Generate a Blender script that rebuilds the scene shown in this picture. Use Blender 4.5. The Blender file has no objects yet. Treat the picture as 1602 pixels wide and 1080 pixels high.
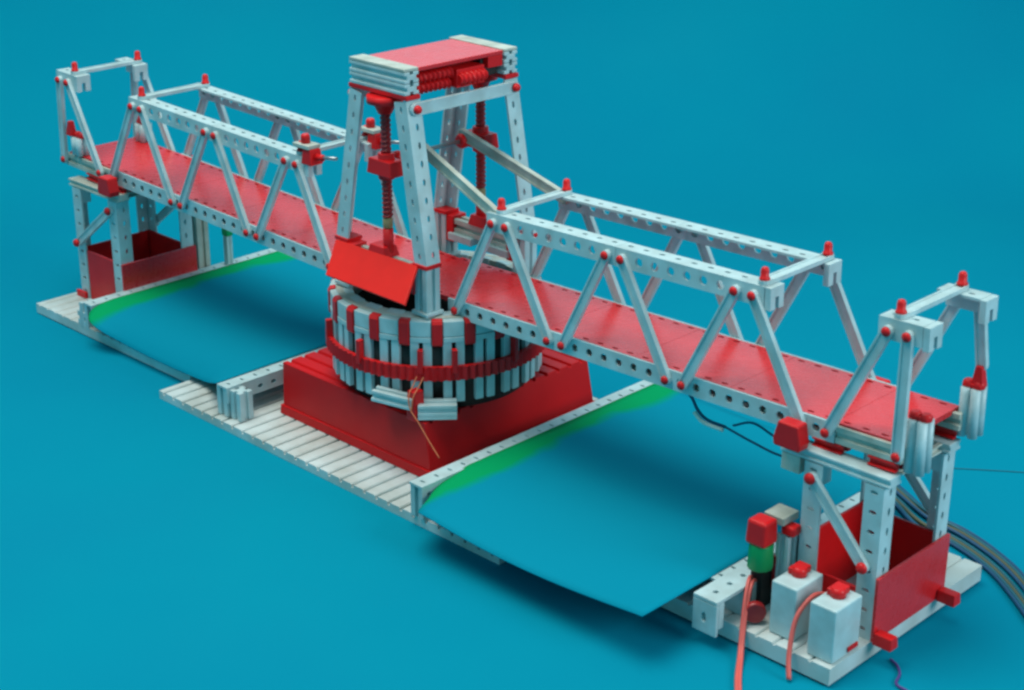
import bpy, math, random
from mathutils import Vector, Matrix
random.seed(7)
S = 0.001                      # the model is laid out in millimetres
sc = bpy.context.scene
COL = sc.collection
V = Vector

# ------------------------------------------------------------------ camera
CAM = V((1011.874, -944.793, 488.707))
yaw, pitch, roll, fpx = 2.34400, -0.38475, 0.00295, 2636.28
fw = V((-0.64756235, 0.66317271, -0.3753198)).normalized()
rt = fw.cross(V((0, 0, 1))).normalized(); up = rt.cross(fw)
r2 = rt*math.cos(roll) + up*math.sin(roll); u2 = -rt*math.sin(roll) + up*math.cos(roll)
cd = bpy.data.cameras.new("camera"); cam = bpy.data.objects.new("camera", cd); COL.objects.link(cam)
cam.matrix_world = Matrix(((r2.x, u2.x, -fw.x, CAM.x*S), (r2.y, u2.y, -fw.y, CAM.y*S), (r2.z, u2.z, -fw.z, CAM.z*S), (0, 0, 0, 1)))
cd.sensor_width = 36; cd.lens = 36*fpx/1602; cd.clip_start = 0.05; cd.clip_end = 60
cd.dof.use_dof = True; cd.dof.focus_distance = 1.43; cd.dof.aperture_fstop = 16
sc.camera = cam
sc.render.filter_size = 2.6; sc.cycles.filter_width = 2.6
# ------------------------------------------------------------------ world, lamps
w = bpy.data.worlds.new("World"); sc.world = w; w.use_nodes = True
w.node_tree.nodes["Background"].inputs[0].default_value = (0.20, 0.82, 1.0, 1)
w.node_tree.nodes["Background"].inputs[1].default_value = 0.46
def area(name, loc, target, size, power, col, sy=None):
    d = bpy.data.lights.new(name, 'AREA'); d.energy = power; d.color = col; d.shape = 'RECTANGLE'
    d.size = size; d.size_y = sy or size
    o = bpy.data.objects.new(name, d); COL.objects.link(o)
    o.location = loc; o.rotation_euler = (V(target)-V(loc)).to_track_quat('-Z', 'Y').to_euler()
    return o
area("key_lamp", (-0.25, -0.36, 2.1), (0.02, 0.0, -0.1), 1.5, 48.0, (1.0, 0.95, 0.86))
area("window_lamp", (2.2, 0.35, 1.0), (0, 0, 0), 0.9, 22.0, (0.92, 0.97, 1.0))
area("back_lamp", (-1.55, 1.65, 1.0), (0, 0, 0), 1.9, 4.0, (0.66, 0.86, 1.0), 0.9)
sc.view_settings.view_transform = 'Standard'; sc.view_settings.look = 'None'
sc.view_settings.exposure = 0.08; sc.view_settings.gamma = 1.0; sc.view_settings.use_curve_mapping = False

# ------------------------------------------------------------------ materials
def mat(name, col, rough=0.4, ior=1.5, var=0.06, vscale=60, coat=0.0, bump=0.0, spec=0.5, grime=None):
    m = bpy.data.materials.new(name); m.use_nodes = True
    nt = m.node_tree; b = nt.nodes["Principled BSDF"]
    b.inputs["Roughness"].default_value = rough; b.inputs["IOR"].default_value = ior
    b.inputs["Coat Weight"].default_value = coat; b.inputs["Coat Roughness"].default_value = 0.12
    b.inputs["Specular IOR Level"].default_value = spec
    tc = nt.nodes.new("ShaderNodeTexCoord"); n = nt.nodes.new("ShaderNodeTexNoise")
    n.inputs["Scale"].default_value = vscale; n.inputs["Detail"].default_value = 4
    nt.links.new(tc.outputs["Object"], n.inputs["Vector"])
    r = nt.nodes.new("ShaderNodeValToRGB")
    r.color_ramp.elements[0].position = 0.3; r.color_ramp.elements[1].position = 0.7
    c = col
    g = grime or c
    r.color_ramp.elements[0].color = (*[max(0, x*(1-var)) for x in g], 1)
    r.color_ramp.elements[1].color = (*[min(1, x*(1+var)) for x in c], 1)
    nt.links.new(n.outputs["Fac"], r.inputs["Fac"]); nt.links.new(r.outputs["Color"], b.inputs["Base Color"])
    rr = nt.nodes.new("ShaderNodeMapRange"); rr.inputs[3].default_value = rough*0.8; rr.inputs[4].default_value = rough*1.25
    n2 = nt.nodes.new("ShaderNodeTexNoise"); n2.inputs["Scale"].default_value = vscale*2.3
    nt.links.new(tc.outputs["Object"], n2.inputs["Vector"]); nt.links.new(n2.outputs["Fac"], rr.inputs[0])
    nt.links.new(rr.outputs[0], b.inputs["Roughness"])
    if bump:
        bp = nt.nodes.new("ShaderNodeBump"); bp.inputs["Strength"].default_value = bump; bp.inputs["Distance"].default_value = 0.0006
        n3 = nt.nodes.new("ShaderNodeTexNoise"); n3.inputs["Scale"].default_value = 900
        nt.links.new(tc.outputs["Object"], n3.inputs["Vector"])
        nt.links.new(n3.outputs["Fac"], bp.inputs["Height"]); nt.links.new(bp.outputs["Normal"], b.inputs["Normal"])
    return m
GREY = mat("pale_grey_plastic", (0.49, 0.62, 0.64), 0.38, var=0.07, grime=(0.44, 0.54, 0.54))
GREYB = mat("worn_grey_plastic", (0.52, 0.53, 0.47), 0.42, var=0.09, grime=(0.40, 0.40, 0.33))
PLATE = mat("grey_base_plastic", (0.60, 0.66, 0.66), 0.42, var=0.08, vscale=25, grime=(0.50, 0.51, 0.47))
RED = mat("red_plastic", (0.70, 0.010, 0.012), 0.36, var=0.06, spec=0.3)
DECK = mat("glossy_red_plate", (0.72, 0.018, 0.022), 0.27, ior=1.6, var=0.05)
PED = mat("red_box_plastic", (0.62, 0.006, 0.008), 0.42, var=0.08, vscale=20, spec=0.22)
DRED = mat("dark_red_plastic", (0.36, 0.012, 0.014), 0.35, var=0.1)
BLACK = mat("black_plastic", (0.012, 0.011, 0.010), 0.6, var=0.2)
GREEN = mat("green_plastic", (0.0, 0.27, 0.075), 0.4, var=0.08)
BRASS = mat("brass", (0.42, 0.27, 0.12), 0.35)
STEEL = mat("steel_axle", (0.35, 0.37, 0.38), 0.3); STEEL.node_tree.nodes["Principled BSDF"].inputs["Metallic"].default_value = 0.8
ORANGE = mat("orange_wire", (0.72, 0.16, 0.06), 0.5)
PINK = mat("pink_wire", (0.78, 0.12, 0.10), 0.45)
WHITEW = mat("white_wire", (0.7, 0.68, 0.62), 0.5)
BLUEW = mat("blue_wire", (0.008, 0.07, 0.16), 0.5)
OLIVE = mat("olive_wire", (0.10, 0.10, 0.05), 0.5)
TEALW = mat("teal_wire", (0.01, 0.11, 0.15), 0.5)
PURPLE = mat("purple_wire", (0.10, 0.04, 0.22), 0.5)
PAPER = mat("turquoise_paper", (0.0, 0.236, 0.332), 0.85, var=0.035, vscale=2.2, bump=0.12, spec=0.05, grime=(0.0, 0.218, 0.342))

def sheet_mat(name, edge_x, side, width, col=(0.0, 0.235, 0.345)):
    """turquoise card with an irregular green painted border along one edge (object x = edge_x, in metres)"""
    m = bpy.data.materials.new(name); m.use_nodes = True; nt = m.node_tree; b = nt.nodes["Principled BSDF"]
    b.inputs["Roughness"].default_value = 0.8; b.inputs["Specular IOR Level"].default_value = 0.06
    tc = nt.nodes.new("ShaderNodeTexCoord"); sp = nt.nodes.new("ShaderNodeSeparateXYZ"); nt.links.new(tc.outputs["Object"], sp.inputs[0])
    n = nt.nodes.new("ShaderNodeTexNoise"); n.inputs["Scale"].default_value = 11; n.inputs["Detail"].default_value = 3
    nt.links.new(tc.outputs["Object"], n.inputs["Vector"])
    a = nt.nodes.new("ShaderNodeMath"); a.operation = 'SUBTRACT'; a.inputs[1].default_value = edge_x; nt.links.new(sp.outputs[0], a.inputs[0])
    s = nt.nodes.new("ShaderNodeMath"); s.operation = 'MULTIPLY'; s.inputs[1].default_value = side; nt.links.new(a.outputs[0], s.inputs[0])
    q = nt.nodes.new("ShaderNodeMath"); q.operation = 'MULTIPLY_ADD'; q.inputs[1].default_value = 0.05; q.inputs[2].default_value = -0.025
    nt.links.new(n.outputs["Fac"], q.inputs[0])
    t = nt.nodes.new("ShaderNodeMath"); t.operation = 'ADD'; nt.links.new(s.outputs[0], t.inputs[0]); nt.links.new(q.outputs[0], t.inputs[1])
    mr = nt.nodes.new("ShaderNodeMapRange"); mr.inputs[1].default_value = width-0.006; mr.inputs[2].default_value = width+0.005
    nt.links.new(t.outputs[0], mr.inputs[0])
    mx = nt.nodes.new("ShaderNodeMix"); mx.data_type = 'RGBA'
    mx.inputs[6].default_value = (0.0, 0.31, 0.105, 1); mx.inputs[7].default_value = (*col, 1)
    nt.links.new(mr.outputs[0], mx.inputs[0]); nt.links.new(mx.outputs[2], b.inputs["Base Color"])
    return m

# ------------------------------------------------------------------ mesh builder
class MB:
    def __init__(s): s.v = []; s.f = []; s.sm = []
    def add(s, pts, faces, smooth=False):
        k = len(s.v); s.v += [V(p) for p in pts]
        s.f += [[i+k for i in f] for f in faces]; s.sm += [smooth]*len(faces)
        return s
    def box(s, x0, x1, y0, y1, z0, z1):
        p = [(x, y, z) for z in (z0, z1) for y in (y0, y1) for x in (x0, x1)]
        return s.add(p, [(0, 2, 3, 1), (4, 5, 7, 6), (0, 1, 5, 4), (2, 6, 7, 3), (0, 4, 6, 2), (1, 3, 7, 5)])
    def frustum(s, x0, x1, y0, y1, z0, z1, dx, dy, dx2=None, dy2=None):
        """box whose top is pulled in by dx / dy on each side"""
        dx2 = dx if dx2 is None else dx2; dy2 = dy if dy2 is None else dy2
        p = [(x0, y0, z0), (x1, y0, z0), (x0, y1, z0), (x1, y1, z0), (x0+dx, y0+dy, z1), (x1-dx2, y0+dy, z1), (x0+dx, y1-dy2, z1), (x1-dx2, y1-dy2, z1)]
        return s.add(p, [(0, 2, 3, 1), (4, 5, 7, 6), (0, 1, 5, 4), (2, 6, 7, 3), (0, 4, 6, 2), (1, 3, 7, 5)])
    def prism(s, poly, o, ax, ay, az, L):
        """extrude a 2D polygon (in ax, ay) along az"""
        o, ax, ay, az = V(o), V(ax), V(ay), V(az); n = len(poly)
        a = [o+ax*p[0]+ay*p[1] for p in poly]; b = [q+az*L for q in a]
        fs = [tuple(range(n))[::-1], tuple(range(n, 2*n))] + [(i, (i+1) % n, n+(i+1) % n, n+i) for i in range(n)]
        return s.add(a+b, fs)
    def beam(s, p0, p1, size=15, upv=(0, 0, 1), g=2.0, dep=3.0, size2=None, sides=(1, 1, 1, 1)):
        """building brick stock: square bar with a lengthwise groove in the chosen sides"""
        p0, p1, upv = V(p0), V(p1), V(upv); az = (p1-p0).normalized(); ax = az.cross(upv).normalized(); ay = ax.cross(az) * -1
        ay = az.cross(ax)*1; h = size/2; k = (size2 or size)/2
        poly = [(-h, -k)]
        if sides[0]: poly += [(-g, -k), (-g, -k+dep), (g, -k+dep), (g, -k)]
        poly += [(h, -k)]
        if sides[1]: poly += [(h, -g), (h-dep, -g), (h-dep, g), (h, g)]
        poly += [(h, k)]
        if sides[2]: poly += [(g, k), (g, k-dep), (-g, k-dep), (-g, k)]
        poly += [(-h, k)]
        if sides[3]: poly += [(-h, g), (-h+dep, g), (-h+dep, -g), (-h, -g)]
        return s.prism(poly, p0, ax, ay, az, (p1-p0).length)
    def cyl(s, p0, p1, r, r1=None, n=12, cap=True):
        p0, p1 = V(p0), V(p1); a = (p1-p0).normalized(); b = a.orthogonal().normalized(); c = a.cross(b); r1 = r if r1 is None else r1
        k = len(s.v); pts = []
        for P, R in ((p0, r), (p1, r1)):
            pts += [P+(b*math.cos(2*math.pi*i/n)+c*math.sin(2*math.pi*i/n))*R for i in range(n)]
        s.add(pts, [(i, (i+1) % n, n+(i+1) % n, n+i) for i in range(n)], True)
        if cap:
            s.f += [[k+i for i in range(n)][::-1], [k+n+i for i in range(n)]]; s.sm += [False, False]
        return s
    def lathe(s, o, ax, prof, n=16):
        o, ax = V(o), V(ax).normalized(); b = ax.orthogonal().normalized(); c = ax.cross(b); m = len(prof)
        pts = [o+ax*h+(b*math.cos(2*math.pi*i/n)+c*math.sin(2*math.pi*i/n))*r for (r, h) in prof for i in range(n)]
        s.add(pts, [(j*n+i, j*n+(i+1) % n, (j+1)*n+(i+1) % n, (j+1)*n+i) for j in range(m-1) for i in range(n)], True)
        k = len(s.v)-len(pts)
        s.f += [[k+i for i in range(n)][::-1], [k+(m-1)*n+i for i in range(n)]]; s.sm += [False, False]
        return s
    def screw(s, p0, p1, r, dep, p=4.7, n=14, sub=6):
        p0, p1 = V(p0), V(p1); a = (p1-p0).normalized(); b = a.orthogonal().normalized(); c = a.cross(b); L = (p1-p0).length
        m = int(L/p*sub)+1; pts = []
        for j in range(m+1):
            h = L*j/m
            for i in range(n):
                f = (h/p - i/n) % 1.0
                rr = r - dep*min(1, abs(2*f-1)*1.6)
                pts.append(p0+a*h+(b*math.cos(2*math.pi*i/n)+c*math.sin(2*math.pi*i/n))*rr)
        k = len(s.v)
        s.add(pts, [(j*n+i, j*n+(i+1) % n, (j+1)*n+(i+1) % n, (j+1)*n+i) for j in range(m) for i in range(n)])
        s.f += [[k+i for i in range(n)][::-1], [k+m*n+i for i in range(n)]]; s.sm += [False]*2
        return s
    def path(s, pts, r, n=8, sub=8):
        P = [V(p) for p in pts]; P = [P[0]*2-P[1]]+P+[P[-1]*2-P[-2]]; q = []
        for i in range(1, len(P)-2):
            for j in range(sub):
                t = j/sub; a, b, c, d = P[i-1], P[i], P[i+1], P[i+2]
                q.append(0.5*((2*b)+(c-a)*t+(2*a-5*b+4*c-d)*t*t+(3*b-a-3*c+d)*t**3))
        q.append(P[-2]); ring = []; nrm = None
        for i, c in enumerate(q):
            t = (q[min(i+1, len(q)-1)]-q[max(i-1, 0)]).normalized()
            nrm = (t.orthogonal() if nrm is None else (nrm-t*nrm.dot(t))).normalized(); bn = t.cross(nrm)
            ring += [c+(nrm*math.cos(2*math.pi*k/n)+bn*math.sin(2*math.pi*k/n))*r for k in range(n)]
        m = len(q); k0 = len(s.v)
        s.add(ring, [(j*n+i, j*n+(i+1) % n, (j+1)*n+(i+1) % n, (j+1)*n+i) for j in range(m-1) for i in range(n)], True)
        s.f += [[k0+i for i in range(n)][::-1], [k0+(m-1)*n+i for i in range(n)]]; s.sm += [False]*2
        return s
    def strip(s, o, u, v, n, L, wd, t, holes):
        """flat strip from o, long L along u, wd wide along v, t thick going -n, with real holes (a, ru, rv)"""
        o, u, v, n = V(o), V(u).normalized(), V(v).normalized(), V(n).normalized()
        holes = sorted(h for h in holes if h[1]+0.5 < h[0] < L-h[1]-0.5)
        if not holes:
            cuts = [(0, L, None)]
        else:
            b = [0]+[(holes[i][0]+holes[i+1][0])/2 for i in range(len(holes)-1)]+[L]
            cuts = [(b[i], b[i+1], holes[i]) for i in range(len(holes))]
        P = lambda a, c, d: o+u*a+v*c-n*d
        for i, (a0, a1, h) in enumerate(cuts):
            am = h[0] if h else (a0+a1)/2; m = wd/2
            out = [(a0, 0), (am, 0), (a1, 0), (a1, m), (a1, wd), (am, wd), (a0, wd), (a0, m)]
            pts = [P(*q, 0) for q in out]+[P(*q, t) for q in out]; fs = []
            if h:
                k = 0.72
                inn = [(am-h[1]*k, m-h[2]*k), (am, m-h[2]), (am+h[1]*k, m-h[2]*k), (am+h[1], m), (am+h[1]*k, m+h[2]*k), (am, m+h[2]), (am-h[1]*k, m+h[2]*k), (am-h[1], m)]
                pts += [P(*q, 0) for q in inn]+[P(*q, t) for q in inn]
                for j in range(8):
                    e = (j+1) % 8
                    fs += [(j, e, 16+e, 16+j), (8+j, 24+j, 24+e, 8+e), (16+j, 16+e, 24+e, 24+j)]
            else:
                fs += [tuple(range(8)), tuple(range(15, 7, -1))]
            walls = [0, 1, 4, 5]
            if i == 0: walls += [6, 7]
            if i == len(cuts)-1: walls += [2, 3]
            for j in walls: e = (j+1) % 8; fs.append((j, 8+j, 8+e, e))
            s.add(pts, fs)
        return s
    def angle(s, o, u, v, n, L, wd=15, t=2, h1=None, h2=None, off=7.5, pitch=15, wd2=None):
        """perforated angle girder: flange one faces n and runs along v, flange two faces -v and runs along -n"""
        o, u, v, n = V(o), V(u), V(v), V(n)
        H1 = h1 or (1.9, 3.2); H2 = h2 or (2.9, 1.6)
        hs = lambda H: [(off+pitch*i, *H) for i in range(int(L/pitch)+1)]
        s.strip(o, u, v, n, L, wd, t, hs(H1))
        s.strip(o-n*t, u, -n, -v, L, (wd2 or wd)-t, t, hs(H2))
        return s
    def strut(s, p0, p1, n, w=8.0, t=4.0, ext=3.6):
        p0, p1, n = V(p0), V(p1), V(n).normalized(); u = (p1-p0).normalized(); v = n.cross(u).normalized(); n = u.cross(v)*1.0
        def outline(r, e):
            q = []
            for k in range(7): a = -math.pi/2+math.pi*k/6; q.append(p1+u*(math.cos(a)*r*e)+v*math.sin(a)*r)
            for k in range(7): a = math.pi/2+math.pi*k/6; q.append(p0+u*(math.cos(a)*r*e)+v*math.sin(a)*r)
            return q
        A = outline(w/2, 1.0); B = outline(w/2-1.3, 0.9); N = len(A)
        loops = [[q+n*(t/2-0.9) for q in B], [q+n*t/2 for q in B], [q+n*t/2 for q in A], [q-n*t/2 for q in A], [q-n*t/2 for q in B], [q-n*(t/2-0.9) for q in B]]
        pts = sum(loops, []); fs = [tuple(range(N)), tuple(range(6*N-1, 5*N-1, -1))]
        for j in range(5):
            for i in range(N): e = (i+1) % N; fs.append((j*N+i, (j+1)*N+i, (j+1)*N+e, j*N+e))
        return s.add(pts, fs)
    def rivet(s, p, n, r=3.4, h=2.8):
        return s.lathe(V(p)-V(n)*1.0, n, [(r*0.8, 0), (r, 1.0), (r, h*0.6), (r*0.75, h), (r*0.2, h*1.15)], 12)
    def tall_pin(s, p, h=9.5):
        return s.lathe(p, (0, 0, 1), [(3.9, 0), (3.9, 1.6), (3.0, 2.0), (3.0, h-2.5), (2.2, h-0.6), (0.8, h)], 12)
    def build(s, name, material, parent=None, off=(0, 0, 0), bevel=0.0):
        import bmesh
        me = bpy.data.meshes.new(name); o3 = V(off)
        me.from_pydata([((p-o3)*S)[:] for p in s.v], [], s.f)
        me.polygons.foreach_set("use_smooth", s.sm); me.update()
        bm = bmesh.new(); bm.from_mesh(me); bmesh.ops.recalc_face_normals(bm, faces=bm.faces); bm.to_mesh(me); bm.free()
        me.materials.append(material)
        ob = bpy.data.objects.new(name, me); COL.objects.link(ob)
        if parent is not None: ob.parent = parent
        else: ob.location = o3*S
        if bevel:
            b = ob.modifiers.new("edge", 'BEVEL'); b.width = bevel*S; b.segments = 2; b.limit_method = 'ANGLE'; b.angle_limit = math.radians(40)
        return ob
def tag(o, label=None, cat=None, group=None, kind=None):
    if label: o["label"] = label
    if cat: o["category"] = cat
    if group: o["group"] = group
    if kind: o["kind"] = kind
    return o
def empty(name, loc, label, cat, rot=(0, 0, 0), group=None):
    o = bpy.data.objects.new(name, None); COL.objects.link(o); o.empty_display_size = 0.02
    o.location = V(loc)*S; o.rotation_euler = rot
    return tag(o, label, cat, group)

# ------------------------------------------------------------------ table and backdrop (one paper sweep with a crease)
GZ = -154.0
def backdrop():
    f = V((fw.x, fw.y, 0)).normalized(); r = V((f.y, -f.x, 0))
    c0 = V((0, 0, GZ)); D = 1050; R = 420
    cols = [(-3200, 0), (-1600, 0), (-600, 0), (58, 0), (66, 1), (74, 0), (700, -25), (1500, -130), (3000, -420)]
    prof = [(-2600, 0), (-1200, 0), (0, 0), (D-R, 0)]
    for k in range(1, 13): a = math.pi/2*k/12; prof.append((D-R+R*math.sin(a), R-R*math.cos(a)))
    prof += [(D, 470)]
    m = MB(); pts = []
    for (d, h) in prof:
        wgt = min(1, h/R)
        for (x, dd) in cols: pts.append(c0+r*x+f*(d+dd*wgt+(14*wgt if dd == 1 else 0))+V((0, 0, h)))
    n = len(cols); m.add(pts, [(j*n+i, j*n+i+1, (j+1)*n+i+1, (j+1)*n+i) for j in range(len(prof)-1) for i in range(n-1)], True)
    o = m.build("backdrop_paper", PAPER, None, (0, 0, GZ)); tag(o, kind="structure")
    return o
tb = backdrop(); tb.name = "ground"

# ------------------------------------------------------------------ base plates
def ribbed_plate(name, x0, x1, y0, y1, zt, th, label, group=None, gr=1.6, dep=3.2):
    m = MB(); n = int((x1-x0)/15); poly = [(x0, zt-th), (x0, zt)]
    for i in range(n):
        c = x0+7.5+15*i
        poly += [(c-gr-.9, zt), (c-gr, zt-.9), (c-gr, zt-dep), (c+gr, zt-dep), (c+gr, zt-.9), (c+gr+.9, zt)]
    poly += [(x1, zt), (x1, zt-th)]
    m.prism(poly, (0, y0, 0), (1, 0, 0), (0, 0, 1), (0, 1, 0), y1-y0)
    o = m.build(name, PLATE, None, ((x0+x1)/2, (y0+y1)/2, zt-th))
    return tag(o, label, "base plate", "grey ribbed base plates under the bridge")
ribbed_plate("base_plate", -239, 211, -138, 138, -146, 8, "long grey ribbed base plate carrying the red pedestal box", gr=1.5)
ribbed_plate("base_plate", 224, 488, -101, 98, -139, 13, "near grey base plate under the pier with the two grey motor blocks", gr=0.9, dep=1.6)
ribbed_plate("base_plate", -519, -243, -100, 98, -143, 10, "far grey base plate under the pier at the left end", gr=0.9, dep=1.6)

# ------------------------------------------------------------------ red pedestal box
def pedestal():
    x0, x1, y0, y1, zb, zt = -117, 75, -88, 116, -146, -96
    root = empty("pedestal_box", (-20, 14, zb), "large red plastic box with ribbed top under the round turntable drum", "pedestal")
    m = MB(); poly = [(y0, zb+9), (y0+1.5, zt)]; n = 13; w0 = (y1-y0-3)/n
    for i in range(n):
        c = y0+1.5+w0*(i+.5); poly += [(c-2.2, zt), (c-1.4, zt-2.6), (c+1.4, zt-2.6), (c+2.2, zt)]
    poly += [(y1-1.5, zt), (y1, zb+9)]
    m.prism(poly, (x0+2, 0, 0), (0, 1, 0), (0, 0, 1), (1, 0, 0), x1-x0-4)
    for i, p in enumerate(m.v):                      # the right hand face slopes outwards
        if p.x > x0+10: p.x += 9*(zt-p.z)/(zt-zb)
    m.build("box_shell", PED, root, (-20, 14, zb), 0.8)
    m = MB().frustum(x0-1, x1+8, y0-2, y1+2, zb, zb+9, 0.6, 0.6); m.build("base_flange", PED, root, (-20, 14, zb), 0.8)
    return root
pedestal()

# ------------------------------------------------------------------ turntable drum
def drum():
    zb = -80.0; root = empty("turntable_drum", (-1, -2, -95), "round turntable drum of grey blocks with red chain belt on the red box", "turntable"); root.scale = (1.025, 1.025, 1.0)
    off = (0, 0, -95)
    m = MB(); m.lathe((0, 0, -95), (0, 0, 1), [(86.5, 8), (86.5, 62), (72.5, 62), (72, 45)], 64); m.build("drum_shade_core", BLACK, root, off)  # added core, coloured black for the shade inside and between the columns
    m = MB(); m.lathe((0, 0, -95.8), (0, 0, 1), [(80, 0), (80, 9), (80, 14)], 64); m.build("gap_shade_disc", BLACK, root, off)  # disc coloured black to stand in for shade in the gap below the drum
    N = 21
    colm, topm, redm, capm = [], [], [], []
    for k in range(N):
        a = math.radians(-43+8.57+360/N*k); ca, sa = math.cos(a), math.sin(a)
        R = V((ca, sa, 0)); T = V((-sa, ca, 0))
        # column brick with slot
        m = MB(); poly = [(-8.8, 90), (-8.8, 79.5), (8.8, 79.5), (8.8, 90), (1.7, 90), (1.7, 85), (-1.7, 85), (-1.7, 90)]
        m.prism(poly, (0, 0, -86), T, R, (0, 0, 1), 54)
        m.build("column_brick", GREY, root, off, 0.5)
        m = MB(); m.add([], [])
        for (r0, r1, z0, z1) in ((73, 91, -32, -27.4), (72.5, 90.5, -27, -11)):
            pts = []
            n = 4; h = 8.6/90
            for z in (z0, z1):
                for rr in (r0, r1):
                    for i in range(n+1):
                        b = a-h+2*h*i/n; zz = z; q = rr
                        if z == z1 and rr == r1 and z1 > -20: zz = z-2.5
                        pts.append((q*math.cos(b), q*math.sin(b), zz))
            e = n+1; fs = []
            for i in range(n):
                fs += [(i, i+1, e+i+1, e+i), (2*e+i, 3*e+i, 3*e+i+1, 2*e+i+1), (i, 2*e+i, 2*e+i+1, i+1), (e+i, e+i+1, 3*e+i+1, 3*e+i)]
            fs += [(0, e, 3*e, 2*e), (n, 2*e+n, 3*e+n, e+n)]
            m.add(pts, fs)
        m.build("rim_segment", GREY, root, off, 0.5)
        # red joint between
        b = a+math.pi/N; R = V((math.cos(b), math.sin(b), 0)); T = V((-R.y, R.x, 0))
        m = MB(); m.prism([(85.5, -35), (91, -35), (92, -33), (92, -15.5), (90, -12.5), (85.5, -12)], R*0-T*4.3, R, (0, 0, 1), T, 8.6)
        m.build("rim_joint", RED, root, off, 0.6)
        # lower red spacers (behind the belt)
        if k % 2 == 0:
            m = MB(); m.prism([(-2.2, 96), (-2.2, 90.5), (2.2, 90.5), (2.2, 96)], (90.6*0, 0, -58), V((-sa, ca, 0)), V((ca, sa, 0)), (0, 0, 1), 21)
            m.build("chain_clip", RED, root, off, 0.5)
    m = MB(); n = 88; pts = []
    for k in range(n*2):
        a = math.pi*k/n; r = 95.5 if k % 2 == 0 else 93.2
        for z in (-64.5, -52.5): pts += [(90.3*math.cos(a), 90.3*math.sin(a), z), (r*math.cos(a), r*math.sin(a), z)]
    fs = []; q = n*2
    for k in range(q):
        e = (k+1) % q; a, b = 4*k, 4*e
        fs += [(a, b, b+1, a+1), (a+2, a+3, b+3, b+2), (a+1, b+1, b+3, a+3), (a, a+2, b+2, b)]
    m.add(pts, fs); m.build("chain_belt", RED, root, off)
    m = MB(); n = 84; pts = []
    for k in range(n):
        a = 2*math.pi*k/n
        for (r, z) in ((73, -31), (85.3, -31), (85.3, -12), (73, -12)): pts.append((r*math.cos(a), r*math.sin(a), z))
    fs = []
    for k in range(n):
        e = (k+1) % n
        for q in range(4): w_ = (q+1) % 4; fs.append((4*k+q, 4*e+q, 4*e+w_, 4*k+w_))
    m.add(pts, fs); m.build("rim_ring", GREYB, root, off)
    return root
drum()

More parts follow.
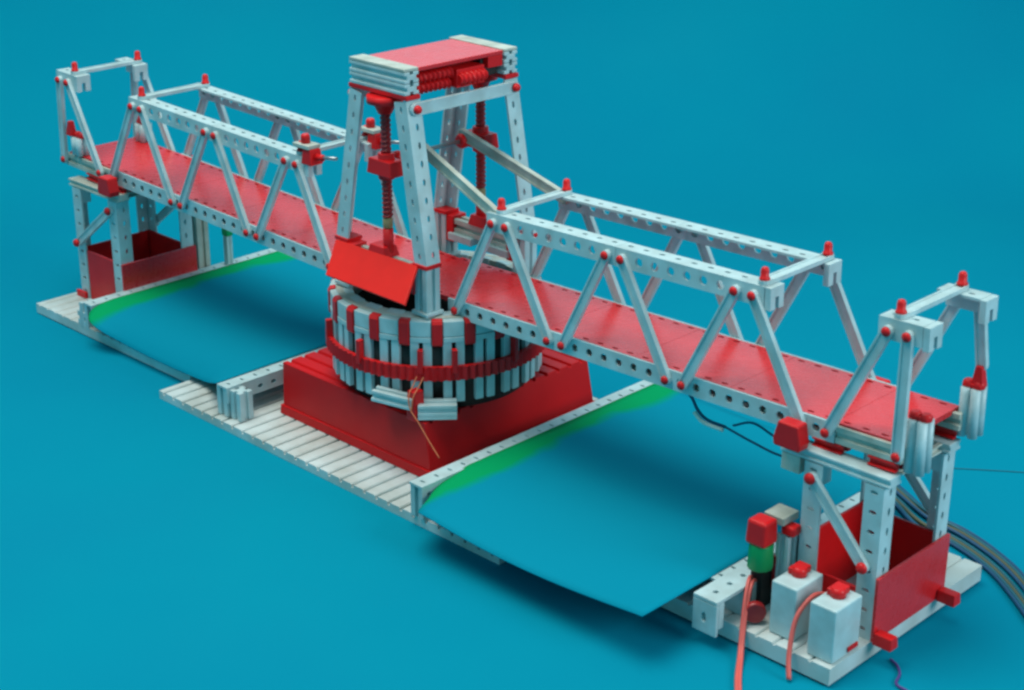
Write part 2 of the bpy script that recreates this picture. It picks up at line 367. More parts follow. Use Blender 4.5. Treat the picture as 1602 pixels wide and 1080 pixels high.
# ------------------------------------------------------------------ truss spans
def span(sgn, ox, tilt, al, nb, gate_bottom_in, gate_t, gate_bottom_out, d6b, label, deck_label):
    """right span sgn=+1, left span sgn=-1. joints mirrored about x=0 by sgn"""
    root = empty("truss_span", (ox, 0, -7.5), label, "truss span", rot=(0, -tilt*sgn, 0), group="two red decked truss spans either side of the tower")
    off = (ox, 0, -7.5); H = 83.8; s7 = 7.7; P = 120
    X = lambda x: sgn*x
    a = al; b = a-60
    def bar(name, x0, z0, x1, z1, side, matl=GREY, rv=(True, True), yy=45.0):
        n = (0, side, 0)
        m = MB().strut((x0, side*yy, z0), (x1, side*yy, z1), n); o = m.build(name, matl, root, off)
        for (x, z, ok) in ((x0, z0, rv[0]), (x1, z1, rv[1])):
            if ok: MB().rivet((x, side*(yy+2), z), n).build("rivet", RED, o, off)
        return o
    xin, xend = b-4, gate_bottom_out
    lo, hi = sorted((X(xin), X(xend)))
    for side in (-1, 1):
        # bottom chord: perforated angle girders, 120 long, butted
        x = lo
        m = MB(); cut = X(440); c0, c1 = (lo, cut) if sgn > 0 else (cut, hi); x = c0
        while x < c1-10:
            L = min(120, c1-x)
            if side < 0: m.angle((x, -43, -7.5), (1, 0, 0), (0, 0, 1), (0, -1, 0), L-0.4, h1=(3.3, 3.3))
            else: m.angle((x, 43, -7.5), (1, 0, 0), (0, 0, 1), (0, 1, 0), L-0.4, h1=(3.3, 3.3))
            x += 120
        m.build("bottom_chord", GREY, root, off)
        e0, e1 = sorted((cut+sgn*0.3, X(xend)))
        MB().beam((e0, side*36.8, -0.6), (e1, side*36.8, -0.6), 12.4, (0, 0, 1), g=2, dep=2, size2=13).build("end_beam", GREYB, root, off, 0.5)
        t0, t1 = sorted((X(a-16), X(a+2*P+16)))
        m = MB(); x = t0; k = 0
        segs = [(t0, t0+136), (t0+136, t1)]
        for (p, q) in segs:
            m.angle((p, side*43, H+7.5), (1, 0, 0), (0, 0, -1), (0, side, 0), q-p-0.4, h1=(3.6, 3.6))
        m.build("top_chord", GREY, root, off)
        # diagonals
        for k in range(3):
            bar("diagonal_strut", X(b+P*k+s7), 0, X(a+P*k-s7), H, side)
            e = d6b if k == 2 else b+P*(k+1)-s7
            bar("diagonal_strut", X(a+P*k+s7), H, X(e), 0, side)
        bar("diagonal_strut", X(gate_bottom_in), 0, X(gate_t-s7), H+1, side)
        if sgn > 0 and side > 0: bar("diagonal_strut", X(gate_t+s7), H+1, 498, 40, side, rv=(True, False))
        else: bar("diagonal_strut", X(gate_t+s7), H+1, X(gate_bottom_out-2), -1, side)
        # gate corner bracket
        g0, g1 = (X(gate_t)-16, X(gate_t)+17)
        m = MB().angle((g0, side*43, H+9.5), (1, 0, 0), (0, 0, -1), (0, side, 0), g1-g0, wd=15, h1=(0.1, 0.1))
        m.build("portal_bracket", GREY, root, off, 0.4)
        e0 = g1+0.2
        y0, y1 = sorted((side*43, side*27))
        def cap(x0, ztop):
            m = MB(); yc = (y0+y1)/2
            m.prism([(y0, ztop), (y0, ztop-17), (yc-2, ztop-17), (yc-2, ztop-8), (yc+2, ztop-8), (yc+2, ztop-17), (y1, ztop-17), (y1, ztop)], (x0, 0, 0), (0, 1, 0), (0, 0, 1), (1, 0, 0), 5)
            m.build("end_cap", GREY, root, off, 0.5)
        cap(e0, H+9.5)
        cap(t1+0.2, H+7.5)
    # portal and end crossbars with tall red pins
    zt = H+7.7
    for (x, zz) in ((X(a-4 if sgn > 0 else a-6), zt), (X(a+2*P+(12 if sgn > 0 else 0)), zt), (X(gate_t)-3 if sgn > 0 else X(gate_t)+12, zt+2)):
        m = MB().strut((x, -38, zz+1.6), (x, 38, zz+1.6), (0, 0, 1), w=9, t=3.2); o = m.build("crossbar", GREY, root, off)
        for yy in (-38, 38): MB().tall_pin((x, yy, zz+3)).build("pin", RED, o, off)
    # deck
    d0, d1 = sorted((-12 if sgn > 0 else -12.6, X(gate_bottom_out-6)))
    if sgn > 0: d0 = -12
    zt = 7.6
    x = d0; i = 0
    edges = []
    while x < d1-1:
        L = min(90, d1-x); m = MB()
        w = 8; hs = [(7.5+15*j, 3.4, 1.3) for j in range(int(L/15)+1)]
        m.strip((x, -40.6, zt), (1, 0, 0), (0, 1, 0), (0, 0, 1), L-0.35, w, 4, hs)
        m.strip((x, -40.6+w, zt), (1, 0, 0), (0, 1, 0), (0, 0, 1), L-0.35, 81.2-2*w, 4, [])
        m.strip((x, 40.6-w, zt), (1, 0, 0), (0, 1, 0), (0, 0, 1), L-0.35, w, 4, hs)
        m.build("deck_plate", DECK, root, off)
        x += 90
    # cross members below the deck
    for xx in ([lo+20+60*j for j in range(int((hi-lo-30)/60)+1)]):
        MB().beam((xx, -40.5, -4), (xx, 40.5, -4), 9, (0, 0, 1), size2=7).build("cross_girder", GREYB, root, off)
    # end posts that carry the last struts
    for side in (-1, 1):
        if sgn > 0:
            x0, z0, z1 = 495 if side > 0 else 498, -12 if side > 0 else -14, 24
        else:
            x0, z0, z1 = -503, 8.2, 27
        yp = side*39 if sgn < 0 else (42 if side > 0 else -31)
        m = MB()
        for dx in (-4, 4):
            for dy in (-4, 4):
                m.cyl((x0+dx, yp+dy, z0), (x0+dx, yp+dy, z1), 3.5, n=14)
        m.box(x0-4.5, x0+4.5, yp-4.5, yp+4.5, z0+1, z1-1)
        o = m.build("end_post", GREY, root, off)
        m = MB()
        for dx in (-4, 4): m.lathe((x0+dx, yp, z1), (0, 0, 1), [(4.2, 0), (4.2, 3.4), (3, 5)], 12)
        m.box(x0-7, x0+7, yp-4, yp+4, z1+.2, z1+3)
        m.build("post_cap", RED, root, off, 0.4)
        if sgn > 0 and side > 0 or sgn < 0 and side < 0:
            m = MB(); xx = x0+(3 if sgn > 0 else -9); m.frustum(xx-4.5, xx+4.5, side*43-4, side*43+4, z1+1, z1+16, 2, 1.5)
            m.build("strut_shoe", RED, root, off, 0.6)
        elif sgn < 0:
            MB().lathe((x0, yp, z1+3), (0, 0, 1), [(5, 0), (5.6, 3), (4.4, 7), (1.5, 9)], 14).build("post_knob", RED, root, off)
    # bearing blocks between chord and pier
    for side in (-1, 1):
        for xc, ww in ((X(434), 12), (X(478), 11)):
            MB().beam((xc-ww, side*45-side*8, -11), (xc+ww, side*45-side*8, -11), 13, (0, 0, 1), size2=7).build("bearing_block", RED, root, off, 0.4)
    return root
SPR = span(1, 400, 0.024, 120.85, 60, 434.5, 484.5, 492.5, 413, "right hand truss span with red deck, on the near pier with motors", None)
SPL = span(-1, -400, 0.030, 144.8, 85, 458.7, 516, 528, 437, "left hand truss span with red deck, resting on the far pier", None)

# ------------------------------------------------------------------ lifting tower
TPHI, TX, TY = -0.02, 2.0, -3.5
def tower():
    zb = -10.6
    root = empty("bridge_tower", (TX, TY, zb), "tall grey portal tower with red roof plate and two red screw spindles", "tower", rot=(0, 0, TPHI))
    off = (0, 0, zb)
    def part(n, m, mt, b=0.4, p=None): return m.build(n, mt, p or root, off, b)
    for sx in (-1, 1):
        for sy in (-1, 1):
            # sloping leg from (±50) at z 33 to (±30) at z 165
            xb, xt = sx*58, sx*35
            u = V((xt-xb, -sy*1.5, 132)); L = u.length; u.normalize()
            nx = V((0, 0, 0)); side = V((0, sy, 0))
            inward = V((-sx, 0, 0)); inward = (inward-u*inward.dot(u)).normalized()
            m = MB().angle(V((xb, sy*63.5, 33.5)), u, inward, side, L, h1=(3.1, 1.5), h2=(3.1, 1.5))
            part("leg", m, GREY, 0)
            MB().box(xb-sx*15-1 if sx > 0 else xb-1, xb+1 if sx > 0 else xb+16, *sorted((sy*65, sy*48)), 30, 33.2).build("leg_shoe", RED, root, off, 0.4)
            xc = sx*50.5
            m = MB().beam((xc, sy*56.5, zb+.3), (xc, sy*56.5, 29.7), 15, (0, 1, 0)); part("leg_block", m, GREY, 0.5)
            m = MB().box(xc-9.5, xc+9.5, *sorted((sy*47, sy*66)), zb, zb+3); part("foot", m, GREY, 0.5)
    for sy in (-1, 1):
        SX = 3 if sy < 0 else -5
        # top beam: two bricks high
        for z in (174.5, 184.0):
            m = MB().beam((-34.5, sy*55, z), (34.5, sy*55, z), 15, (0, 0, 1), size2=9.2, g=1.6, dep=2.4); part("top_beam", m, GREY, 0.7)
        m = MB().box(-36, 36, sy*55-7.5, sy*55+7.5, 166.2, 169.6); part("beam_pad", m, RED, 0.4)
        m = MB().box(-34, 34, sy*55-7.6, sy*55+7.6, 188.9, 191.3); part("top_strip", m, GREYB, 0.4)
        # lower cross beam between the leg blocks
        m = MB().beam((-43, sy*58, 21), (43, sy*58, 21), 13, (0, 0, 1), g=1.8); part("lower_beam", m, GREYB, 0.5)
        for (xa, xb2) in ((-38, -8), (10, 38)): part("spacer_block", MB().box(xa, xb2, sy*57-10, sy*57+2, 8.5, 15), GREY, 0.5)
        for xx in (-39, 39): MB().box(xx-5, xx+5, sy*58-8, sy*58+8, 6, 30).build("clamp_block", RED, root, off, 0.5)
        # spindle
        o = part("spindle", MB().screw((SX, sy*57, 62), (SX, sy*57, 158), 4.8, 1.0, p=4.0), DRED, 0)
        MB().lathe((SX, sy*57, 150), (0, 0, 1), [(5.8, 0), (9, 7), (15, 9), (15, 15)], 20).build("spindle_gear", RED, o, off)
        MB().lathe((SX, sy*57, 52), (0, 0, 1), [(3.2, 0), (4.3, 2), (4.3, 8), (3.2, 10)], 14).build("coupling", BRASS, o, off)
        MB().cyl((SX, sy*57, 28), (SX, sy*57, 52), 4.4, n=14).build("lower_rod", RED, o, off)
        # travelling nut: block with a nose each side
        m = MB(); m.frustum(SX-15, SX+15, sy*57-9, sy*57+8, 99, 112, 1.5, 1.0)
        m.cyl((SX, sy*57, 95), (SX, sy*57, 117), 7, n=16); part("spindle_nut", m, RED, 0.8)
        m = MB().frustum(-14, 8, sy*58-9, sy*58+9, 27.7, 37, 2, 2); part("spindle_bearing", m, RED, 0.7)
    # roof plate
    m = MB().box(-30, 33, -47, 47, 187.4, 190.6); part("roof_plate", m, DECK, 0.5)
    m = MB().box(26, 33, 30, 46.5, 178, 187.2); part("roof_edge", m, RED, 0.4)
    # drive screws under the roof
    for (xx, zz) in ((27, 180), (24, 171)):
        part("drive_screw", MB().screw((xx, -46, zz), (xx, -6, zz), 5.6, 2.6, p=5.0), RED, 0)
    m = MB(); m.box(14, 33, -5, 26, 167, 182); part("gear_housing", m, RED, 0.6)
    part("drive_screw", MB().screw((34, -4, 174), (34, 24, 174), 6.0, 2.4, p=5.0), RED, 0)
    m = MB(); m.box(4, 27, 27, 46.5, 170, 186.5); part("drive_motor", m, BLACK, 0.8)
    m = MB(); m.box(-28, 17, -46.5, 26, 176, 187); part("inner_gearbox", m, DRED, 0.6)
    # side crossbars
    for sx in (1, -1):
        x = sx*38.2
        o = part("side_crossbar", MB().strut((x, -55, 159), (x, 55, 159), (sx, 0, 0), w=10, t=3.4), GREY, 0)
        for yy in (-55, 55): MB().rivet((x+sx*1.7, yy, 159), (sx, 0, 0), 3.6, 4.5).build("rivet", RED, o, off)
    # axle across the tower that carries the lifting rods
    part("cross_axle", MB().cyl((-10, -50, 106), (-10, 50, 106), 1.9), STEEL, 0)
    for (yy, rr) in ((-38, 4), (36, 5)):
        part("axle_hub", MB().lathe((-10, yy, 106), (0, 1, 0), [(rr, 0), (rr+1.5, 2), (rr+1.5, 6), (rr, 8)], 16), RED, 0)
    return root
TW = tower()
# lifting rods from the axle to the inner truss corners, and a red sloping apron in front of the tower
def lifting_rods():
    for sy, nm in ((-1, "near"), (1, "far")):
        root = empty("lifting_rod", (112, sy*37, 91), "%s grey lifting rod slanting from the tower spindle to the right hand span" % nm, "rod", group="grey lifting rods on the right of the tower")
        off = (112, sy*37, 91)
        p0, p1 = (-8 if sy > 0 else -3, sy*38, 112 if sy > 0 else 130), (113, sy*38, 80)
        if sy < 0: p0 = (10, -38, 126)
        MB().strut(p0, p1, (0, sy, 0), w=9, t=5).build("rod_bar", GREYB, root, off)
        MB().rivet((p0[0], sy*40.5, p0[2]), (0, sy, 0)).build("rivet", RED, root, off)
lifting_rods()
def clamp_left():
    for sy, nm in ((-1, "near"), (1, "far")):
        c = V((-131, sy*38, 92)); root = empty("corner_clamp", c, "%s red and cream clamp on the inner top corner of the left hand span" % nm, "clamp", group="clamps on the left span")
        MB().box(c.x-8, c.x+14, c.y-7, c.y+7, c.z, c.z+3.4).build("clamp_plate", GREYB, root, c, 0.4)
        MB().frustum(c.x+3, c.x+17, c.y-7, c.y+7, c.z-14, c.z-0.3, 2, 1).build("clamp_body", RED, root, c, 0.6)
        MB().lathe((c.x+2, c.y, c.z+3.5), (0, 0, 1), [(4.2, 0), (4.2, 6), (3, 8)], 12).build("clamp_knob", RED, root, c)
        MB().cyl((c.x+17, c.y, c.z-7), (c.x+44, c.y, c.z-3), 1.5).build("clamp_axle", STEEL, root, c)
        MB().lathe((c.x+17.2, c.y, c.z-7), (1, 0, 0.1), [(3, 0), (3, 8), (2, 9)], 12).build("axle_stop", RED, root, c)
clamp_left()
def apron():
    # built in the tower frame: hinged to the front lower beam
    M = Matrix.Rotation(TPHI, 4, 'Z'); T = V((TX, TY, 0))
    A = [V(p) for p in ((-59, -68.5, 30), (33.5, -68.5, 27), (40.7, -90, 3), (-48.2, -90, 12))]
    A = [(-56, -66, 30.5), (49, -66, 32.5), (62, -92, 9), (0, 0, 0)]
    A = [V(p) for p in A]; A[3] = A[0]+(A[2]-A[1])*0.95+(A[1]-A[0])*0.03
    A = [M @ V(p) + T for p in A]; n = (A[1]-A[0]).cross(A[3]-A[0]).normalized()
    m = MB(); m.add(A+[p+n*2.6 for p in A], [(0, 1, 2, 3), (7, 6, 5, 4), (0, 4, 5, 1), (1, 5, 6, 2), (2, 6, 7, 3), (3, 7, 4, 0)])
    o = m.build("apron_plate", mat("bright_red_plate", (0.80, 0.012, 0.006), 0.45, var=0.04, spec=0.25), TW, (0, 0, 0), 0.4)
    o.matrix_parent_inverse = Matrix.Identity(4)
    # mesh was made in world millimetres: bring it into the tower's frame
    Rw = (Matrix.Translation(V((TX, TY, -10.6))*S) @ Matrix.Rotation(TPHI, 4, 'Z')).inverted()
    o.data.transform(Rw)
    o["label"] = "sloping bright red plate below the front spindle"
apron()

# ------------------------------------------------------------------ piers
def pier(x0, x1, cx0, cx1, label, right):
    """ox = x of the inner (-x) side; 82 long, y from -51 to 40"""
    y0, y1 = -52, 38.5; zb, zt = (-139 if right else -143), -21.5
    root = empty("pier", ((x0+x1)/2, -6, zb), label, "pier", group="two grey piers with red skirts")
    off = ((x0+x1)/2, -6, zb)
    for (x, sx) in ((x0, -1), (x1, 1)):
        for (y, sy) in ((y0, -1), (y1, 1)):
            m = MB().angle((x, y, zb), (0, 0, 1), (-sx, 0, 0), (0, sy, 0), zt-zb, h1=(1.6, 3.2), h2=(3.2, 1.6), wd=15)
            m.f = m.f; m.build("leg", GREY, root, off)
    # cap girders along x on front and back, plus cross girders
    for y, sy in ((y0, -1), (y1, 1)):
        m = MB(); m.beam((cx0, y-sy*7.5, zt+4.4), (cx1, y-sy*7.5, zt+4.4), 15, (0, 0, 1), size2=7.5, g=1.5, dep=1.5, sides=(0, 1, 0, 1)); m.build("cap_girder", GREY if right else GREYB, root, off, 0.6)
        for (x, sx) in ((x0, -1), (x1, 1)):
            MB().box(*sorted((x-sx*0.2-sx*2.2, x-sx*14)), *sorted((y-sy*2.3, y-sy*13)), zt-16, zt).build("corner_block", GREY, root, off, 0.5)
    for x in (x0+8, x1-8):
        m = MB(); m.beam((x, y0+15.3, zt+4.4), (x, y1-15.3, zt+4.4), 12, (0, 0, 1), size2=7); m.build("cap_crossbeam", GREYB, root, off, 0.5)
    if right:
        for yy in (y0+.5, y1-15): MB().box(403.5, 419, yy, yy+14.5, zt-13, zt+.2).build("end_block", GREYB, root, off, 0.5)
    # skirt panels
    h = 50 if right else 55
    if right:
        pans = [("x", x1+.5, 0, h), ("x", x0+3, 1, h+10), ("yb", y1-5, 0, h), ("yf", y0+4, 0, 34)]
    else:
        pans = [("x", x1+.5, 0, h), ("x", x0+3, 1, h), ("yb", y1-5, 0, h), ("yf", y0-.0, 0, h)]
    for (k, c, d, hh) in pans:
        if k == "x": m = MB().box(c, c+2.4, y0-1 if not d else y0+3, y1+1 if not d else y1-6, zb+.4, zb+hh)
        else: m = MB().box(x0+3.2+(14 if k == "yf" else 0), x1-(2.6 if k == "yb" else 16), c, c+2.4, zb+.4, zb+hh)
        m.build("skirt_panel", DECK if (k == "x" and not d) else RED, root, off, 0.3)
    for yy in ((y0+1, y1-7) if right else (y0+1, y1-7)):
        MB().frustum(x1+3.2, x1+(18 if right else 12), yy-4, yy+6, zb+.2, zb+9, 0.5, 1).build("foot_clip", RED, root, off, 0.6)
    if not right:
        MB().box(x0-5, x0+12, y0-4, y0-.5, zb+.2, zb+7).build("foot_clip", RED, root, off, 0.6)
    # diagonal braces with red pins
    for y, sy in ((y0, -1), (y1, 1)):
        if right: a, b = (x0+8, zt-10), (x1-9, zb+56) if sy < 0 else (x1-9, zb+50)
        else: a, b = (x1-9, zt-10), (x0+6, zb+62)
        if right and sy > 0: a, b = (x0+8, zt-10), (x1-9, zt-60)
        yy = y+sy*2.2
        o = MB().strut((a[0], yy, a[1]), (b[0], yy, b[1]), (0, sy, 0), w=8, t=4).build("brace", GREY, root, off)
        for q in (a, b): MB().rivet((q[0], yy+sy*2, q[1]), (0, sy, 0), 4.2, 4).build("pin", RED, o, off)
    # red guide block beside the span end
    xc = 413.5 if right else -428.5
    m = MB(); z0 = zt+8.4; z1 = z0+22
    hexa = [(-10.5, 0), (10.5, 0), (11.5, 5), (8.5, 19), (-8, 19), (-11.5, 5)]
    m.prism([(xc+p, z0+q) for p, q in hexa], (0, -62, 0), (1, 0, 0), (0, 0, 1), (0, 1, 0), 12)
    m.build("guide_block", RED, root, off, 1.2)
    m = MB().prism([(xc+p, z0+q) for p, q in hexa], (0, 46, 0), (1, 0, 0), (0, 0, 1), (0, 1, 0), 8); m.build("guide_block", RED, root, off, 1.2)
    return root
pier(423.5, 487.5, 402.5, 491, "grey pier with red skirt panels on the near base plate, right end", True)
pier(-505, -423.5, -511, -420, "grey pier with red skirt panels on the far base plate, left end", False)

# ------------------------------------------------------------------ rails that carry the card sheets
def rail(xc, y0, y1, zt, label, posts, n=1):
    root = empty("support_rail", (xc, (y0+y1)/2, -146), label, "rail", group="grey rails holding up the card sheets")
    off = (xc, (y0+y1)/2, -146)
    m = MB().angle((xc+7.5, y0, zt), (0, 1, 0), (-1, 0, 0), (0, 0, 1), y1-y0, h1=(1.3, 3.0), h2=(3.0, 2.0), wd=15)
    m.build("rail_girder", GREY, root, off)
    for (x, y, two) in posts:
        MB().beam((x, y, -145.7), (x, y, zt-2.3), 14.6, (0, 1, 0)).build("post", GREY, root, off, 0.5)
    return root
rail(120.5, -141, 153, -116, "white perforated rail to the right of the red pedestal box", [(120.5, -133, 0), (120.5, 60, 0)])
rail(-148, -131, 140, -116, "pale rail on double posts to the left of the red pedestal box", [(-150, -123, 0), (-133, -121, 0), (-148, 60, 0)])
rail(-415, -101, 150, -116, "rail along the far edge of the left card sheet", [(-425, -93, 0), (-415, 60, 0)])
rail(382, -92, 96, -116, "rail along the right card sheet beside the signal post", [(382, -20, 0), (382, 80, 0)])
def bracket_frame():
    off = (398, -110, -139); root = empty("frame_brick", off, "open grey frame brick at the near corner of the right base plate", "frame")
    m = MB(); y0, y1 = -118, -64; x0, x1 = 383, 404
    m.strip((x1, y0, -115.5), (0, 1, 0), (-1, 0, 0), (0, 0, 1), y1-y0, x1-x0, 3, [(12+16*i, 2.2, 2.2) for i in range(3)])
    m.strip((x0, y0, -118.8), (1, 0, 0), (0, 0, -1), (0, -1, 0), x1-x0, 25, 3, [(10, 2, 4)])
    for (a, b) in ((y0+3.2, y0+9), (y1-24, y1-14), (y1-12, y1-1)): m.box(x0+1, x1, a, b, -138.8, -118.8)
    m.build("frame", GREY, root, off, 0.5)
bracket_frame()
def end_block():
    o = MB().beam((-430, -100, -136), (-430, -80, -136), 15, (0, 0, 1)).build("loose_brick", GREY, None, (-430, -90, -143.5), 0.5)
    tag(o, "small grey brick on the front edge of the far base plate", "brick")

def rear_posts():
    o = MB().beam((-432, 52, -142.8), (-432, 52, -15), 15, (0, 1, 0)).build("standing_post", GREYB, None, (-432, 52, -143), 0.5)
    tag(o, "tall grooved grey post behind the left pier, under the left span", "post")
    r = empty("green_topped_post", (-414, 76, -116), "short thin grey post with green tip on the far rail", "post")
    MB().beam((-414, 76, -115.8), (-414, 76, -84), 7, (0, 1, 0), g=1, dep=1.2).build("post", GREY, r, (-414, 76, -116), 0.4)
    MB().box(-419, -409, 72, 80, -83.8, -70).build("green_tip", GREEN, r, (-414, 76, -116), 1)
rear_posts()
end_block()

# ------------------------------------------------------------------ card sheets
def sheet(name, x0, x1, y0, y1, zf, m_, label):
    nx, ny = 36, 36; m = MB(); P = []
    for t in (0, -0.7):
        for j in range(ny+1):
            for i in range(nx+1):
                fx, fy = i/nx, j/ny; x = x0+(x1-x0)*fx; y = y0+(y1-y0)*fy
                xx, yy, z = zf(fx, fy, x, y); P.append((xx, yy, z+t))
    n = nx+1; K = n*(ny+1); fs = []
    for j in range(ny):
        for i in range(nx):
            a = j*n+i; fs += [(a, a+1, a+n+1, a+n), (K+a, K+a+n, K+a+n+1, K+a+1)]
    for i in range(nx): fs += [(i, K+i, K+i+1, i+1), (ny*n+i, ny*n+i+1, K+ny*n+i+1, K+ny*n+i)]
    for j in range(ny): a, b = j*n, (j+1)*n; fs += [(a, b, K+b, K+a), (a+nx, K+a+nx, K+b+nx, b+nx)]
    m.add(P, fs, True); o = m.build(name, m_, None, ((x0+x1)/2, (y0+y1)/2, -130))
    return tag(o, label, "card sheet", "turquoise card sheets either side of the pedestal")
def zR(fx, fy, x, y):
    z = -115.2 - 4.5*math.sin(math.pi*fx)
    k = max(0, 1-fy/0.22)
    z -= 4*k*k*math.sin(math.pi*min(1, fx*1.0+0.02))
    c = max(0, 1-fx/0.12)*max(0, 1-fy/0.25); y2 = y + 26*c*c
    return (x+10*c*k, y2, z-9*c)
sheet("card_sheet", 126, 378.5, -168, 152, zR, sheet_mat("card_with_green_edge", 0.126-0.25225, 1.0, 0.021), "large turquoise card sheet with green left edge, right of the pedestal")
def zL(fx, fy, x, y):
    z = -115.2 - 5*math.sin(math.pi*fx)
    c = max(0, 1-fx/0.22)*max(0, 1-fy/0.2); 
    k = max(0, 1-fy/0.3)**2*min(1, math.sin(math.pi*min(1, fx))*1.6)
    return (x+4*c, y+24*c*c*(1-k)+26*k, z-8*c*c*(1-k)-20*k)
sheet("card_sheet", -408, -156, -131, 152, zL, sheet_mat("far_card_with_green_edge", -0.408+0.282, 1.0, 0.023), "turquoise card sheet with green far edge, left of the pedestal")

# ------------------------------------------------------------------ motors, signal, small bricks
def motor(cx, cy, label):
    zb = -138.7; off = (cx, cy, zb); root = empty("motor_block", off, label, "motor", group="grey motor blocks in front of the right pier")
    w, d, h = 21, 32, 41
    MB().box(cx-w/2, cx+w/2, cy-d/2, cy+d/2, zb, zb+h).build("housing", GREY, root, off, 1.2)
    MB().lathe((cx-1, cy+3, zb+h+.1), (0, 0, 1), [(5.5, 0), (5.5, 4), (4, 6.5)], 16).build("gear_cap", RED, root, off)
    MB().box(cx-8, cx+2, cy-1, cy+13, zb+h+.1, zb+h+5).build("clip", RED, root, off, 0.6)
    return root
mA = motor(440, -75, "grey motor block with red cap nearer to the signal, touching the red wire loop")
mB = motor(475.5, -80, "grey motor block with red cap standing nearest the front right plate corner")
MB().box(486.2, 487.4, -79, -67, -136, -132.5).build("red_strip", RED, mB, (475.5, -80, -138.7), 0.3)
def signal():
    off = (402, -58, -139); root = empty("signal_post", off, "red and green block pair on a grey post beside the motors", "signal")
    p = lambda n, m, mt, b=0.6: m.build(n, mt, root, off, b)
    p("post", MB().beam((416, -56, -138.7), (416, -56, -80), 11, (0, 1, 0)), GREY)
    p("red_block", MB().frustum(398, 415, -82, -65, -84, -65, .6, 1, .6, 1), RED, 2.2)
    p("green_block", MB().cyl((406.5, -73, -104), (406.5, -73, -84.3), 9.4, 8.8, 10), GREEN, 1.0)
    p("top_plate", MB().box(401, 418, -64.5, -46, -71, -65), GREYB)
    p("red_knob", MB().box(414, 425, -62, -51, -79, -71.5), RED, 2)
    p("dark_socket", MB().box(398, 408, -72, -54, -138.7, -104), BLACK)
    p("red_bracket", MB().box(409, 412, -62, -58, -125, -98), DRED)
    p("dark_bracket", MB().box(417, 427, -49, -40, -138.7, -84), BLACK)
signal()
def loops():
    o = MB().lathe((413, -86, -130.5), (1, -1, 0.1), [(7, 0), (8, 2), (8, 5), (7, 7)], 20).build("red_pulley", DRED, None, (415, -92, -139), 0)
    tag(o, "small red pulley wheel behind the pink wire on the base plate", "pulley")
loops()
def limit_switches():
    off = (30, -92, -95); 
    root = empty("switch_brick", (20, -88, -95), "pale grey brick pair under the chain belt, left of the orange wires", "brick", group="grey bricks at the foot of the drum")
    m = MB().beam((27, -101, -78), (61, -87, -81), 12, (0, 0, 1), size2=10, g=2, dep=2.5); m.build("brick_body", GREY, root, (20, -88, -95), 0.6)
    root = empty("switch_brick", (68, -74, -95), "stepped pale grey brick under the chain belt, right of the orange wires", "brick", group="grey bricks at the foot of the drum")
    m = MB().beam((62, -84, -86), (84, -60, -86), 16, (0, 0, 1), size2=10, g=1.8, dep=2); m.beam((63, -85, -92.6), (85, -61, -92.6), 13, (0, 0, 1), size2=3, sides=(0, 0, 0, 0)); m.build("brick_body", GREY, root, (68, -74, -95), 0.6)
    o = MB().frustum(55, 66, -91, -79, -95.8, -70, 1, 1).build("red_brick", RED, None, (60, -85, -95.8), 0.8)
    tag(o, "red brick between the two grey bricks at the foot of the drum", "brick")
limit_switches()

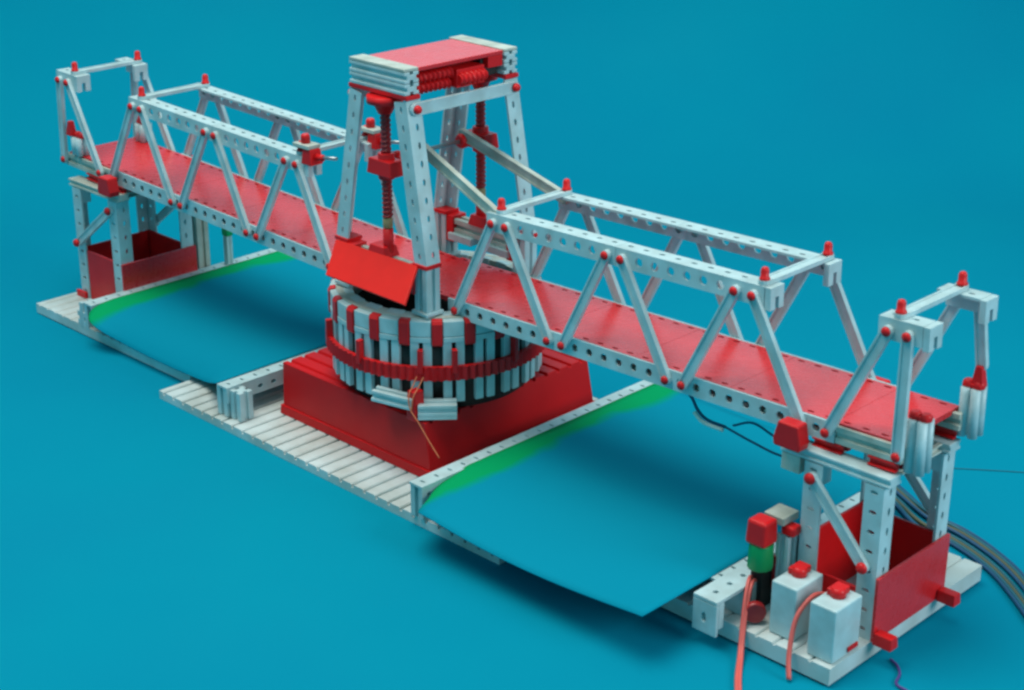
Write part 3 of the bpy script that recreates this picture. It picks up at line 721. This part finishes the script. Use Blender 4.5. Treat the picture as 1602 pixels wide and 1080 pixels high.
# ------------------------------------------------------------------ wires
def wire(paths, r, mt, label, name="wire", group=None):
    m = MB()
    for p in paths: m.path(p, r)
    o = m.build(name, mt, None, paths[0][0]); return tag(o, label, "wire", group)
wire([[(58, -81, -60), (59, -86, -66), (61, -93, -73), (64, -94, -84), (72, -93, -93), (82, -92, -105), (96, -92, -118)],
      [(63, -78, -60), (64, -84, -66), (65, -91.5, -73), (64.6, -93.5, -84)]], 0.55, ORANGE, "thin orange wires hanging from the chain belt over the red box")
wire([[(396, -62, -126), (402, -78, -112), (409, -92, -122), (416, -104, -140), (424, -116, -150), (440, -140, -152.4), (470, -178, -152.4)],
      [(399, -62, -126), (405, -78, -114), (411, -92, -125), (418, -104, -141), (426, -116, -150), (442, -139, -152.4), (472, -177, -152.4)]], 1.4, PINK, "pink twin wire looping off the plate beside the signal post")
wire([[(458, -58, -112), (455, -76, -106), (454, -94, -116), (458, -106, -138), (464, -113, -152.4)]], 1.8, PINK, "short red wire between the two grey motor blocks")
wire([[(424, -50, -72), (432, -48, -92), (436, -46, -112), (434, -40, -130)]], 1.0, BLUEW, "thin blue wire running down behind the signal post")
wire([[(303, -36, -9), (306, -30, -18), (312, -30, -26), (321, -30, -31), (338, -30, -31.5)]], 1.2, BLUEW, "dark blue wire hanging from the bottom chord of the right span")
wire([[(311, -33, -27), (320, -33, -32.5), (338, -33, -33)]], 1.5, WHITEW, "short pale wire end hanging under the right span")
wire([[(338, -30, -31.5), (362, -29, -36), (386, -26, -40), (410, -10, -44)], [(345, -30, -28), (362, -29, -21), (384, -27, -27), (408, -12, -36)]], 0.9, BLUEW, "pair of thin blue wires leading from the right span to the pier")
cols = [BLUEW, TEALW, OLIVE, BLUEW, TEALW, OLIVE, TEALW, BLUEW]
nmz = ["outermost", "second", "third", "fourth", "fifth", "sixth", "seventh", "innermost"]
root = empty("ribbon_cable", (440, 150, -153.5), "flat multi coloured ribbon cable snaking away behind the right pier", "cable")
for i, c in enumerate(cols):
    d = i*3.3+(4 if i > 3 else 0); m = MB()
    m.path([(330+d*.2, 205-d, -151.8), (366+d*.3, 186-d, -151.8), (404+d*.2, 166-d*1.1, -151.8+(2 if i % 2 else 0)), (440+d*.1, 160-d, -151.8), (476+d*.1, 146-d, -151.8), (512, 124-d, -151.8), (560, 82-d, -151.8), (610, 30-d, -151.8)], 1.5)
    m.build("cable_core", c, root, (440, 150, -153.5))
wire([[(370, 254, -153.4), (392, 271, -153.4), (419, 291, -153.4), (470, 326, -153.4)]], 0.35, TEALW, "thin dark thread lying on the paper far behind the right pier")
wire([[(499, -42, -152.6), (507, -46, -152.6), (514, -54, -152.6), (519, -66, -152.6), (531, -68, -152.6)]], 0.9, PURPLE, "short purple wire on the table by the near plate corner")
bpy.context.view_layer.update()
